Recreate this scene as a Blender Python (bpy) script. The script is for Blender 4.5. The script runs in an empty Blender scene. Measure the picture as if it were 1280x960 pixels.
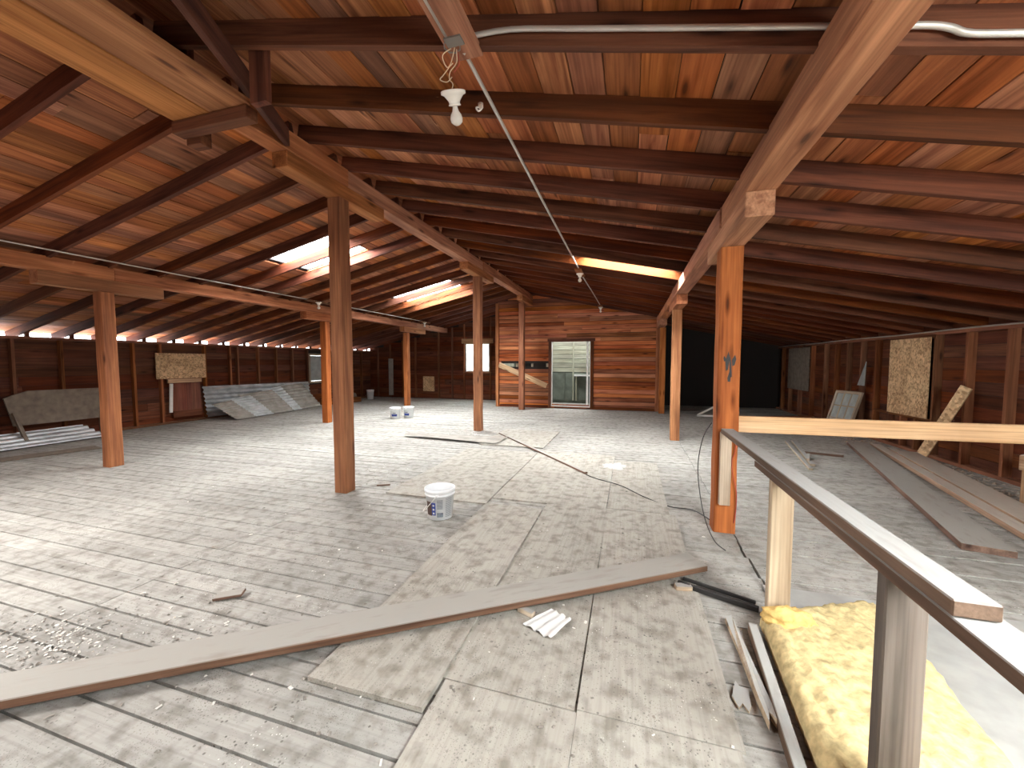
import bpy, bmesh, math, random
from mathutils import Vector, Matrix, noise

random.seed(7)
SC = bpy.context.scene
COL = SC.collection
V = Vector

# ------------------------------------------------------------------ camera
cam_d = bpy.data.cameras.new('camera')
cam = bpy.data.objects.new('camera', cam_d)
COL.objects.link(cam)
cam_d.sensor_width = 36.0
cam_d.lens = 36.0 * 496.0 / 1280.0
cam_d.clip_start = 0.05
cam_d.clip_end = 200
cam.location = (0, 0, 1.5)
cam.rotation_euler = (math.radians(90 - 3.231), 0, math.radians(16.695))
SC.camera = cam

# ------------------------------------------------------------------ sky, daylight, exposure
w = bpy.data.worlds.new('overcast_sky')
SC.world = w
w.use_nodes = True
bg = w.node_tree.nodes['Background']
bg.inputs[0].default_value = (0.90, 0.95, 1.0, 1)
bg.inputs[1].default_value = 6.0

SC.view_settings.view_transform = 'Standard'
SC.view_settings.look = 'None'
SC.view_settings.gamma = 1.0
SC.view_settings.use_curve_mapping = False
SC.view_settings.exposure = 0.85
SC.cycles.use_denoising = True
SC.cycles.max_bounces = 10
SC.cycles.diffuse_bounces = 6
SC.cycles.sample_clamp_indirect = 6.0

SLOPE = 0.22
RX = -3.17                       # ridge
WL, WR, WB, WF = -10.73, 4.60, 14.60, -1.0   # walls: left, right, back, behind the camera


def rb(x):                       # underside of the rafters
    return 3.663 - SLOPE * abs(x - RX)


# openings in the two roof slopes: (x0, x1, y0, y1)
HOLES_L = [(-5.90, -4.60, 5.06, 6.22), (-6.10, -4.45, 8.76, 10.52), (-6.7, -5.2, -0.65, 0.75)]
HOLES_R = [(-0.80, 0.66, 6.37, 6.92), (-2.6, -1.2, 13.1, 14.3), (1.5, 3.3, -0.75, 0.85)]


def area(name, loc, sx, sy, power, rot, col=(1.0, 0.985, 0.955)):
    d = bpy.data.lights.new(name, 'AREA')
    d.shape = 'RECTANGLE'
    d.size, d.size_y, d.energy, d.color = sx, sy, power, col
    o = bpy.data.objects.new(name, d)
    COL.objects.link(o)
    o.location = loc
    o.rotation_euler = rot
    return o


ang = math.atan(SLOPE)
for i, ((x0, x1, y0, y1), pw) in enumerate(zip(HOLES_L + HOLES_R, (200, 240, 330, 200, 95, 300))):
    xm, ym = (x0 + x1) / 2, (y0 + y1) / 2
    left = i < len(HOLES_L)
    area('daylight_skylight', (xm, ym, rb(xm) + 0.32), (x1 - x0) * 0.98, (y1 - y0) * 0.98, pw,
         (0, -ang if left else ang, 0))
area('daylight_gable_window', (2.7, WF - 0.2, 1.72), 1.8, 0.8, 430, (math.radians(90), 0, 0))
area('daylight_back_window', (-5.78, WB + 0.25, 1.72), 1.0, 1.2, 60, (math.radians(-90), 0, 0))


# ------------------------------------------------------------------ materials
def new_mat(name):
    m = bpy.data.materials.new(name)
    m.use_nodes = True
    nt = m.node_tree
    b = nt.nodes['Principled BSDF']
    return m, nt, b


def N(nt, t, **kw):
    n = nt.nodes.new(t)
    for k, v in kw.items():
        setattr(n, k, v)
    return n


def ramp(nt, src, stops):
    r = N(nt, 'ShaderNodeValToRGB')
    el = r.color_ramp.elements
    while len(el) < len(stops):
        el.new(0.5)
    for e, (p, c) in zip(el, stops):
        e.position = p
        e.color = c if len(c) == 4 else (*c, 1)
    nt.links.new(src, r.inputs[0])
    return r.outputs[0]


def mixc(nt, fac, a, b, mode='MIX'):
    m = N(nt, 'ShaderNodeMix', data_type='RGBA', blend_type=mode)
    for sock, v in ((m.inputs[0], fac), (m.inputs[6], a), (m.inputs[7], b)):
        if hasattr(v, 'is_linked') or hasattr(v, 'links'):
            nt.links.new(v, sock)
        elif isinstance(v, (int, float)):
            sock.default_value = v
        else:
            sock.default_value = v if len(v) == 4 else (*v, 1)
    return m.outputs[2]


def mth(nt, op, a, b=0.0):
    m = N(nt, 'ShaderNodeMath', operation=op)
    for s, v in ((m.inputs[0], a), (m.inputs[1], b)):
        if isinstance(v, (int, float)):
            s.default_value = v
        else:
            nt.links.new(v, s)
    return m.outputs[0]


def tex(nt, vec, sc, scale, kind='noise', detail=4.0, dist=0.0, feature='F1'):
    mp = N(nt, 'ShaderNodeMapping')
    mp.inputs['Scale'].default_value = sc
    nt.links.new(vec, mp.inputs[0])
    if kind == 'noise':
        t = N(nt, 'ShaderNodeTexNoise')
        t.inputs['Detail'].default_value = detail
        t.inputs['Distortion'].default_value = dist
    else:
        t = N(nt, 'ShaderNodeTexVoronoi', feature=feature)
    t.inputs['Scale'].default_value = scale
    nt.links.new(mp.outputs[0], t.inputs['Vector'])
    return t.outputs[0]


def wood(name, dark, light, var=0.35, knots=True, rough=0.78, dust=None, dust_amt=0.9, hue=0.006, bump=0.25, spec=0.25):
    """sawn timber: grain along each piece's own length (local X), tone varied from piece to piece"""
    m, nt, b = new_mat(name)
    tc = N(nt, 'ShaderNodeTexCoord')
    oi = N(nt, 'ShaderNodeObjectInfo')
    comb = N(nt, 'ShaderNodeCombineXYZ')
    for i, k in enumerate((41.0, 13.0, 7.0)):
        nt.links.new(mth(nt, 'MULTIPLY', oi.outputs['Random'], k), comb.inputs[i])
    add = N(nt, 'ShaderNodeVectorMath', operation='ADD')
    nt.links.new(tc.outputs['Object'], add.inputs[0])
    nt.links.new(comb.outputs[0], add.inputs[1])
    vec = add.outputs[0]
    n1 = tex(nt, vec, (0.5, 7, 7), 2.0, detail=5, dist=0.8)
    mid = tuple((a + c) / 2 for a, c in zip(dark, light))
    col = ramp(nt, n1, [(0.28, dark), (0.5, mid), (0.74, light)])
    n2 = tex(nt, vec, (1.3, 75, 75), 1.0, detail=3)
    col = mixc(nt, 0.55, col, ramp(nt, n2, [(0.3, (0.45, 0.42, 0.4)), (0.62, (1, 1, 1))]), 'MULTIPLY')
    n4 = tex(nt, vec, (0.8, 2.2, 2.2), 1.3, detail=3)
    col = mixc(nt, 0.6, col, ramp(nt, n4, [(0.35, (0.55, 0.5, 0.48)), (0.6, (1, 1, 1))]), 'MULTIPLY')
    if knots:
        vo = tex(nt, vec, (1.3, 5.5, 5.5), 1.15, kind='vor')
        col = mixc(nt, 0.85, col, ramp(nt, vo, [(0.06, (0.13, 0.08, 0.06)), (0.10, (0.5, 0.42, 0.38)), (0.19, (1, 1, 1))]), 'MULTIPLY')
    hsv = N(nt, 'ShaderNodeHueSaturation')
    nt.links.new(col, hsv.inputs['Color'])
    r = oi.outputs['Random']
    nt.links.new(mth(nt, 'ADD', mth(nt, 'MULTIPLY', r, 2 * var), 1 - var), hsv.inputs['Value'])
    r2 = mth(nt, 'FRACT', mth(nt, 'MULTIPLY', r, 17.3))
    nt.links.new(mth(nt, 'ADD', mth(nt, 'MULTIPLY', r2, 2 * hue), 0.5 - hue), hsv.inputs['Hue'])
    r3 = mth(nt, 'FRACT', mth(nt, 'MULTIPLY', r, 29.7))
    nt.links.new(mth(nt, 'ADD', mth(nt, 'MULTIPLY', r3, 0.22), 0.92), hsv.inputs['Saturation'])
    col = hsv.outputs[0]
    if dust:
        ge = N(nt, 'ShaderNodeNewGeometry')
        sx = N(nt, 'ShaderNodeSeparateXYZ')
        nt.links.new(ge.outputs['Normal'], sx.inputs[0])
        dn = tex(nt, tc.outputs['Object'], (3, 14, 14), 1.6, detail=6)
        up = N(nt, 'ShaderNodeMapRange')
        up.inputs[1].default_value, up.inputs[2].default_value = 0.5, 0.9
        nt.links.new(sx.outputs[2], up.inputs[0])
        f = mth(nt, 'MULTIPLY', up.outputs[0], ramp(nt, dn, [(0.25, (dust_amt * .72,) * 3), (0.45, (dust_amt,) * 3)]))
        col = mixc(nt, f, col, dust)
    nt.links.new(col, b.inputs['Base Color'])
    b.inputs['Roughness'].default_value = rough
    b.inputs['Specular IOR Level'].default_value = spec
    bp = N(nt, 'ShaderNodeBump')
    bp.inputs['Strength'].default_value = bump
    bp.inputs['Distance'].default_value = 0.006
    nt.links.new(mth(nt, 'ADD', n2, n1), bp.inputs['Height'])
    nt.links.new(bp.outputs[0], b.inputs['Normal'])
    return m


DUST = (0.35, 0.333, 0.298)


def floor_mat(name, base, dark, grain, var, grain_scale=(1.2, 45, 45), speck=0.95):
    """boards and sheets under a coat of pale dust and grit, stains of their own"""
    m, nt, b = new_mat(name)
    tc = N(nt, 'ShaderNodeTexCoord')
    ge = N(nt, 'ShaderNodeNewGeometry')
    oi = N(nt, 'ShaderNodeObjectInfo')
    pos = ge.outputs['Position']
    n1 = tex(nt, pos, (1, 1, 1), 0.9, detail=6, dist=0.4)
    col = mixc(nt, ramp(nt, n1, [(0.36, (0, 0, 0)), (0.66, (1, 1, 1))]), dark, base)
    n2 = tex(nt, pos, (1, 1, 1), 11.0, detail=6)
    col = mixc(nt, 0.7, col, ramp(nt, n2, [(0.32, (0.45, 0.43, 0.40)), (0.53, (1, 1, 1))]), 'MULTIPLY')
    n3 = tex(nt, tc.outputs['Object'], grain_scale, 1.0, detail=4, dist=0.5)
    col = mixc(nt, grain, col, ramp(nt, n3, [(0.36, (0.42, 0.39, 0.36)), (0.56, (1, 1, 1))]), 'MULTIPLY')
    for sc, lim, g in ((30, 0.20, 0.22), (62, 0.24, 0.28), (120, 0.28, 0.35)):
        vo = tex(nt, pos, (1, 1, 1), sc, kind='vor')
        clus = tex(nt, pos, (1, 1, 1), 2.3 + sc * 0.02, detail=3)
        spot = mth(nt, 'MULTIPLY', ramp(nt, vo, [(lim * 0.6, (1, 1, 1)), (lim, (0, 0, 0))]),
                   ramp(nt, clus, [(0.44, (0, 0, 0)), (0.60, (speck,) * 3)]))
        col = mixc(nt, spot, col, (g * 0.5, g * 0.46, g * 0.4))
    vo = tex(nt, pos, (1, 1, 1), 48, kind='vor')
    clus = tex(nt, pos, (1, 1, 1), 3.1, detail=2)
    spot = mth(nt, 'MULTIPLY', ramp(nt, vo, [(0.1, (1, 1, 1)), (0.16, (0, 0, 0))]),
               ramp(nt, clus, [(0.55, (0, 0, 0)), (0.65, (0.8,) * 3)]))
    col = mixc(nt, spot, col, (0.8, 0.78, 0.72))
    hsv = N(nt, 'ShaderNodeHueSaturation')
    nt.links.new(col, hsv.inputs['Color'])
    nt.links.new(mth(nt, 'ADD', mth(nt, 'MULTIPLY', oi.outputs['Random'], 2 * var), 1 - var), hsv.inputs['Value'])
    nt.links.new(hsv.outputs[0], b.inputs['Base Color'])
    b.inputs['Roughness'].default_value = 0.8
    b.inputs['Specular IOR Level'].default_value = 0.2
    bp = N(nt, 'ShaderNodeBump')
    bp.inputs['Strength'].default_value = 0.5
    bp.inputs['Distance'].default_value = 0.006
    nt.links.new(mth(nt, 'ADD', n2, mth(nt, 'MULTIPLY', n3, grain)), bp.inputs['Height'])
    nt.links.new(bp.outputs[0], b.inputs['Normal'])
    return m


def plain(name, col, rough=0.6, metal=0.0, mott=0.0, mscale=6.0, spec=0.4, bump=0.0):
    m, nt, b = new_mat(name)
    b.inputs['Roughness'].default_value = rough
    b.inputs['Metallic'].default_value = metal
    b.inputs['Specular IOR Level'].default_value = spec
    if mott:
        tc = N(nt, 'ShaderNodeTexCoord')
        n = tex(nt, tc.outputs['Object'], (1, 1, 1), mscale, detail=6)
        k = 1 - mott
        c = ramp(nt, n, [(0.32, tuple(x * k for x in col)), (0.62, col)])
        nt.links.new(c, b.inputs['Base Color'])
        if bump:
            bp = N(nt, 'ShaderNodeBump')
            bp.inputs['Strength'].default_value = bump
            bp.inputs['Distance'].default_value = 0.01
            nt.links.new(n, bp.inputs['Height'])
            nt.links.new(bp.outputs[0], b.inputs['Normal'])
    else:
        b.inputs['Base Color'].default_value = (*col, 1)
    return m


def osb_mat(name, light, dark):
    m, nt, b = new_mat(name)
    tc = N(nt, 'ShaderNodeTexCoord')
    v = N(nt, 'ShaderNodeTexVoronoi')
    mp = N(nt, 'ShaderNodeMapping')
    mp.inputs['Scale'].default_value = (22, 26, 22)
    nt.links.new(tc.outputs['Object'], mp.inputs[0])
    v.inputs['Scale'].default_value = 1.6
    v.inputs['Randomness'].default_value = 1.0
    nt.links.new(mp.outputs[0], v.inputs['Vector'])
    sp = N(nt, 'ShaderNodeSeparateColor')
    nt.links.new(v.outputs['Color'], sp.inputs[0])
    col = ramp(nt, sp.outputs[0], [(0.05, dark), (0.5, light), (0.95, tuple(min(1, c * 1.25) for c in light))])
    n = tex(nt, tc.outputs['Object'], (1, 1, 1), 2.5, detail=3)
    col = mixc(nt, 0.6, col, ramp(nt, n, [(0.36, (0.6, 0.52, 0.45)), (0.6, (1, 1, 1))]), 'MULTIPLY')
    nt.links.new(col, b.inputs['Base Color'])
    b.inputs['Roughness'].default_value = 0.7
    return m


def sheet_light(name, col, transp):
    """translucent corrugated sheet that lets the sky through"""
    m, nt, b = new_mat(name)
    nt.nodes.remove(b)
    t = N(nt, 'ShaderNodeBsdfTransparent')
    t.inputs[0].default_value = (*col, 1)
    l = N(nt, 'ShaderNodeBsdfTranslucent')
    l.inputs[0].default_value = (*col, 1)
    mx = N(nt, 'ShaderNodeMixShader')
    mx.inputs[0].default_value = 1 - transp
    nt.links.new(t.outputs[0], mx.inputs[1])
    nt.links.new(l.outputs[0], mx.inputs[2])
    nt.links.new(mx.outputs[0], nt.nodes['Material Output'].inputs[0])
    return m


def glass_mat(name, tint=(0.9, 0.95, 0.95)):
    m, nt, b = new_mat(name)
    nt.nodes.remove(b)
    t = N(nt, 'ShaderNodeBsdfTransparent')
    t.inputs[0].default_value = (*tint, 1)
    g = N(nt, 'ShaderNodeBsdfGlossy')
    g.inputs['Roughness'].default_value = 0.05
    d = N(nt, 'ShaderNodeBsdfDiffuse')
    d.inputs[0].default_value = (0.7, 0.7, 0.66, 1)
    m1 = N(nt, 'ShaderNodeMixShader')
    m1.inputs[0].default_value = 0.35
    m2 = N(nt, 'ShaderNodeMixShader')
    m2.inputs[0].default_value = 0.08
    nt.links.new(t.outputs[0], m1.inputs[1])
    nt.links.new(d.outputs[0], m1.inputs[2])
    nt.links.new(m1.outputs[0], m2.inputs[1])
    nt.links.new(g.outputs[0], m2.inputs[2])
    nt.links.new(m2.outputs[0], nt.nodes['Material Output'].inputs[0])
    return m


M = dict(
    post=wood('post_wood', (0.25, 0.084, 0.034), (0.53, 0.212, 0.086), var=0.18),
    soffit=wood('soffit_wood_lit', (0.29, 0.120, 0.052), (0.58, 0.275, 0.132), var=0.05),  # paler than the beams: light from the floor put into the colour
    beam=wood('beam_wood', (0.25, 0.092, 0.044), (0.56, 0.250, 0.130), var=0.15),
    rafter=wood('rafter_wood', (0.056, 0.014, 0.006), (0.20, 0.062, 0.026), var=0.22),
    deck=wood('deck_wood', (0.20, 0.062, 0.026), (0.57, 0.235, 0.108), var=0.36, hue=0.006),
    sheath=wood('sheathing_wood', (0.075, 0.021, 0.010), (0.19, 0.060, 0.026), var=0.3),
    stud=wood('stud_wood', (0.14, 0.045, 0.018), (0.32, 0.130, 0.058), var=0.3),
    part=wood('partition_wood', (0.25, 0.068, 0.028), (0.62, 0.235, 0.112), var=0.45, hue=0.008),
    pine=wood('pale_pine', (0.58, 0.36, 0.205), (0.84, 0.60, 0.40), var=0.08),
    oldpale=wood('weathered_pale_wood', (0.36, 0.27, 0.19), (0.66, 0.55, 0.42), var=0.12, dust=(0.33, 0.325, 0.305), dust_amt=0.97),
    oldgrey=wood('weathered_grey_wood', (0.085, 0.070, 0.058), (0.20, 0.165, 0.14), var=0.05),
    old=wood('weathered_wood', (0.085, 0.055, 0.036), (0.21, 0.135, 0.09), var=0.05, dust=(0.33, 0.325, 0.305), dust_amt=0.97),
    dusty=wood('dusty_plank', (0.10, 0.055, 0.036), (0.27, 0.16, 0.11), var=0.08, dust=DUST, dust_amt=0.98),
    dustpine=wood('dusty_pine', (0.34, 0.20, 0.12), (0.60, 0.40, 0.26), var=0.15, dust=(0.55, 0.50, 0.43), dust_amt=0.85),
    plank=floor_mat('floor_planks', (0.42, 0.405, 0.37), (0.325, 0.312, 0.285), 0.3, 0.09),
    ply=floor_mat('plywood_dusty', (0.425, 0.40, 0.35), (0.365, 0.34, 0.295), 0.22, 0.04, grain_scale=(60, 2.5, 60), speck=0.85),
    sub=plain('dark_underfloor', (0.018, 0.014, 0.011), 0.9),
    tar=plain('tar_paper', (0.02, 0.015, 0.013), 0.95),
    osb=osb_mat('oriented_strand_board', (0.55, 0.34, 0.165), (0.28, 0.15, 0.065)),
    osb2=osb_mat('oriented_strand_board_pale', (0.64, 0.43, 0.24), (0.36, 0.21, 0.10)),
    brownpanel=wood('brown_panel', (0.16, 0.05, 0.03), (0.28, 0.10, 0.055), var=0.05, knots=False),
    greypanel=plain('grey_fibreboard', (0.21, 0.165, 0.125), 0.85, mott=0.35, mscale=9),
    galv=plain('galvanised_steel', (0.58, 0.60, 0.61), 0.42, metal=0.55, mott=0.4, mscale=4),
    galvd=plain('dusty_steel', (0.34, 0.31, 0.27), 0.75, metal=0.15, mott=0.35, mscale=5),
    conduit=plain('conduit_steel', (0.62, 0.58, 0.53), 0.4, metal=0.5, mott=0.2),
    white=plain('white_paint', (0.78, 0.78, 0.75), 0.55, mott=0.15),
    bucket=plain('bucket_plastic', (0.88, 0.90, 0.91), 0.4, mott=0.08, mscale=12),
    navy=plain('navy_print', (0.03, 0.06, 0.28), 0.5),
    brownprint=plain('brown_print', (0.10, 0.06, 0.045), 0.5, mott=0.5, mscale=30),
    greyprint=plain('grey_print', (0.20, 0.23, 0.27), 0.5, mott=0.4, mscale=40),
    porcelain=plain('porcelain', (0.85, 0.80, 0.73), 0.25),
    bulb=plain('bulb_frost', (0.72, 0.66, 0.60), 0.18),
    dark=plain('dark_iron', (0.02, 0.018, 0.017), 0.6),
    box=plain('steel_box', (0.22, 0.20, 0.18), 0.5, metal=0.6),
    cable=plain('black_cable', (0.015, 0.013, 0.012), 0.5),
    copper=plain('wire_cream', (0.62, 0.45, 0.30), 0.5),
    redwire=plain('wire_red', (0.35, 0.05, 0.03), 0.5),
    greenroom=wood('pale_green_boards', (0.34, 0.36, 0.27), (0.56, 0.57, 0.46), var=0.12, knots=False),
    greendark=plain('grey_green_panel', (0.16, 0.185, 0.15), 0.7, mott=0.45, mscale=3),
    drywall=plain('pale_board', (0.37, 0.365, 0.34), 0.8, mott=0.2, mscale=7),
    wool=plain('glass_wool', (0.66, 0.525, 0.27), 0.95, mott=0.4, mscale=26, spec=0.05, bump=0.9),
    woold=plain('glass_wool_brown', (0.78, 0.52, 0.19), 0.95, mott=0.45, mscale=22, spec=0.05, bump=0.9),
    chips=plain('grit', (0.34, 0.31, 0.27), 0.9, mott=0.5, mscale=20),
    palechips=plain('pale_chips', (0.75, 0.72, 0.66), 0.9),
    plaster=plain('plaster_spill', (0.52, 0.52, 0.50), 0.85, mott=0.3, mscale=9),
    skysheet=sheet_light('translucent_sheet', (0.93, 0.97, 1.0), 0.55),
    glass=glass_mat('dusty_glass'),
    oldglass=plain('dusty_pane', (0.42, 0.44, 0.42), 0.35, mott=0.3, mscale=5),
)


# ------------------------------------------------------------------ helpers
def link(name, me, mat, parent=None, smooth=False):
    o = bpy.data.objects.new(name, me)
    COL.objects.link(o)
    if mat and not me.materials:
        me.materials.append(mat)
    if parent:
        o.parent = parent
    if smooth:
        for p in me.polygons:
            p.use_smooth = True
    return o


def tag(o, label, cat, group=None, kind=None):
    o['label'] = label
    o['category'] = cat
    if group:
        o['group'] = group
    if kind:
        o['kind'] = kind
    return o


def struct(o, label, cat):
    o['kind'] = 'structure'
    return tag(o, label, cat)


def empty(name, loc=(0, 0, 0), rz=0.0):
    o = bpy.data.objects.new(name, None)
    COL.objects.link(o)
    o.location = loc
    o.rotation_euler = (0, 0, rz)
    return o


BOX_CACHE = {}


def box_mesh(name, l, wd, h, mat, bev=0.0):
    key = (round(l, 3), round(wd, 3), round(h, 3), mat.name, bev)
    if key in BOX_CACHE:
        return BOX_CACHE[key]
    bm = bmesh.new()
    bmesh.ops.create_cube(bm, size=1.0)
    for v in bm.verts:
        v.co = V((v.co.x * l, v.co.y * wd, v.co.z * h))
    if bev:
        bmesh.ops.bevel(bm, geom=list(bm.edges), offset=bev, segments=1, affect='EDGES')
    me = bpy.data.meshes.new(name)
    bm.to_mesh(me)
    bm.free()
    me.materials.append(mat)
    BOX_CACHE[key] = me
    return me


def basis(p0, p1, up=(0, 0, 1)):
    x = (V(p1) - V(p0)).normalized()
    u = V(up)
    if abs(x.dot(u.normalized())) > 0.98:
        u = V((0, 1, 0))
    y = u.cross(x).normalized()
    z = x.cross(y)
    return Matrix((x, y, z)).transposed().to_4x4()


def bar(name, p0, p1, wd, h, mat, parent=None, bev=0.0, up=(0, 0, 1)):
    """a straight timber from p0 to p1 (centre line); wd across, h along the up direction"""
    p0, p1 = V(p0), V(p1)
    me = box_mesh(name, (p1 - p0).length, wd, h, mat, bev)
    o = link(name, me, None, None)
    mw = Matrix.Translation((p0 + p1) / 2) @ basis(p0, p1, up)
    if parent:
        o.parent = parent
        o.matrix_local = Matrix.Translation(-parent.location) @ mw if parent.rotation_euler.z == 0 else parent.matrix_world.inverted() @ mw
    else:
        o.matrix_world = mw
    return o


def blk(name, x0, x1, y0, y1, z0, z1, mat, parent=None, bev=0.0):
    """axis-aligned block whose grain follows its longest side"""
    d = (x1 - x0, y1 - y0, z1 - z0)
    c = V(((x0 + x1) / 2, (y0 + y1) / 2, (z0 + z1) / 2))
    k = d.index(max(d))
    if k == 0:
        return bar(name, (x0, c.y, c.z), (x1, c.y, c.z), d[1], d[2], mat, parent, bev)
    if k == 1:
        return bar(name, (c.x, y0, c.z), (c.x, y1, c.z), d[0], d[2], mat, parent, bev)
    return bar(name, (c.x, c.y, z0), (c.x, c.y, z1), d[0], d[1], mat, parent, bev, up=(0, 1, 0))


def mesh_from(name, verts, faces, mat, parent=None, smooth=False):
    me = bpy.data.meshes.new(name)
    me.from_pydata([tuple(v) for v in verts], [], faces)
    me.update()
    o = link(name, me, mat, parent, smooth)
    return o


def tube(name, pts, r, mat, parent=None, seg=8, closed=False):
    pts = [V(p) for p in pts]
    vs, fs = [], []
    n = len(pts)
    prev = None
    for i, p in enumerate(pts):
        t = (pts[min(i + 1, n - 1)] - pts[max(i - 1, 0)]).normalized()
        u = V((0, 0, 1)) if prev is None else prev
        if abs(t.dot(u)) > 0.95:
            u = V((1, 0, 0))
        a = (u - t * u.dot(t)).normalized()
        prev = a
        b = t.cross(a)
        for k in range(seg):
            an = 2 * math.pi * k / seg
            vs.append(p + (a * math.cos(an) + b * math.sin(an)) * r)
    for i in range(n - 1):
        for k in range(seg):
            fs.append((i * seg + k, i * seg + (k + 1) % seg, (i + 1) * seg + (k + 1) % seg, (i + 1) * seg + k))
    fs.append(tuple(range(seg - 1, -1, -1)))
    fs.append(tuple((n - 1) * seg + k for k in range(seg)))
    return mesh_from(name, vs, fs, mat, parent, True)


def smooth_path(pts, k=6):
    pts = [V(p) for p in pts]
    out = []
    for i in range(len(pts) - 1):
        p0, p1, p2, p3 = pts[max(i - 1, 0)], pts[i], pts[i + 1], pts[min(i + 2, len(pts) - 1)]
        for j in range(k):
            t = j / k
            out.append(0.5 * ((2 * p1) + (p2 - p0) * t + (2 * p0 - 5 * p1 + 4 * p2 - p3) * t * t + (3 * p1 - p0 - 3 * p2 + p3) * t ** 3))
    out.append(pts[-1])
    return out


def lathe(name, prof, mat, parent=None, seg=28, loc=(0, 0, 0)):
    vs, fs = [], []
    for r, zz in prof:
        for k in range(seg):
            a = 2 * math.pi * k / seg
            vs.append((loc[0] + r * math.cos(a), loc[1] + r * math.sin(a), loc[2] + zz))
    for i in range(len(prof) - 1):
        for k in range(seg):
            fs.append((i * seg + k, i * seg + (k + 1) % seg, (i + 1) * seg + (k + 1) % seg, (i + 1) * seg + k))
    if prof[0][0] > 1e-4:
        fs.append(tuple(range(seg - 1, -1, -1)))
    if prof[-1][0] > 1e-4:
        fs.append(tuple((len(prof) - 1) * seg + k for k in range(seg)))
    return mesh_from(name, vs, fs, mat, parent, True)


def subtract(a, b, cuts):
    """pieces of the interval [a, b] left when the cut intervals are taken out"""
    out = [(a, b)]
    for c0, c1 in cuts:
        nxt = []
        for s, e in out:
            if c1 <= s or c0 >= e:
                nxt.append((s, e))
            else:
                if c0 - s > 0.02:
                    nxt.append((s, c0))
                if e - c1 > 0.02:
                    nxt.append((c1, e))
        out = nxt
    return out


def split_run(a, b, lo, hi):
    """cut a run into pieces of random length"""
    out, s = [], a
    while b - s > hi:
        e = s + random.uniform(lo, hi)
        if b - e < lo * 0.4:
            break
        out.append((s, e))
        s = e
    out.append((s, b))
    return out


def panel_grid(name, u0, u1, v0, v1, holes, place, mat, thick_dir, th):
    """solid sheet over a u-v rectangle with rectangular openings"""
    us = sorted({u0, u1, *[h[0] for h in holes], *[h[1] for h in holes]})
    vs_ = sorted({v0, v1, *[h[2] for h in holes], *[h[3] for h in holes]})
    verts, faces = [], []
    for i in range(len(us) - 1):
        for j in range(len(vs_) - 1):
            cu, cv = (us[i] + us[i + 1]) / 2, (vs_[j] + vs_[j + 1]) / 2
            if any(h[0] < cu < h[1] and h[2] < cv < h[3] for h in holes):
                continue
            b = len(verts)
            for off in (0, th):
                for (u, v) in ((us[i], vs_[j]), (us[i + 1], vs_[j]), (us[i + 1], vs_[j + 1]), (us[i], vs_[j + 1])):
                    verts.append(V(place(u, v)) + V(thick_dir) * off)
            faces += [(b, b + 1, b + 2, b + 3), (b + 7, b + 6, b + 5, b + 4), (b, b + 4, b + 5, b + 1),
                      (b + 1, b + 5, b + 6, b + 2), (b + 2, b + 6, b + 7, b + 3), (b + 3, b + 7, b + 4, b)]
    return mesh_from(name, verts, faces, mat)


# ================================================================== FLOOR
fl = mesh_from('floor', [(WL - .1, WF, -.09), (WR + .1, WF, -.09), (WR + .1, WB + .1, -.09), (WL - .1, WB + .1, -.09),
                         (WL - .1, WF, -.045), (WR + .1, WF, -.045), (WR + .1, WB + .1, -.045), (WL - .1, WB + .1, -.045)],
               [(3, 2, 1, 0), (4, 5, 6, 7), (0, 1, 5, 4), (1, 2, 6, 5), (2, 3, 7, 6), (3, 0, 4, 7)], M['sub'])
struct(fl, 'dusty grey plank floor of the long attic', 'floor')
PW = 0.152
JOINTS = [-7.14, -3.13, 0.885]
row, y = 0, 0.62
far_bm = bmesh.new()
while y < WB:
    xs = [WL] + [j + (random.uniform(-.012, .012) if k else random.uniform(-.5, .5)) for k, j in enumerate(JOINTS)] + [WR]
    gap = random.choice((0.006, 0.009, 0.013)) if y < 8 else 0.015
    for i in range(len(xs) - 1):
        a, b_ = xs[i] + 0.003, xs[i + 1] - 0.003
        if i == 2 and y < 3.75:
            b_ -= random.uniform(0.004, 0.016)
        if y < 8.0:
            dz = random.uniform(-.004, .0)
            if y < 0.9 and i in (0,):
                continue
            p = bar('floor_plank', (a, y + PW / 2, -.0225 + dz), (b_, y + PW / 2 + random.uniform(-.001, .001), -.0225 + dz),
                    PW - gap, .045, M['plank'], fl)
        else:
            r = bmesh.ops.create_cube(far_bm, size=1.0)
            dz = random.uniform(-.006, 0)
            for v in r['verts']:
                v.co = V(((a + b_) / 2 + v.co.x * (b_ - a), y + PW / 2 + v.co.y * (PW - gap), -.0225 + dz + v.co.z * .045))
    y += PW
me = bpy.data.meshes.new('distant_planks')
far_bm.to_mesh(me)
far_bm.free()
o = link('distant_planks', me, M['plank'], fl)
o['kind'] = 'stuff'
blk('floor_plank', WL, WR, WF, 0.61, -.045, -.002, M['plank'], fl)

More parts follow.
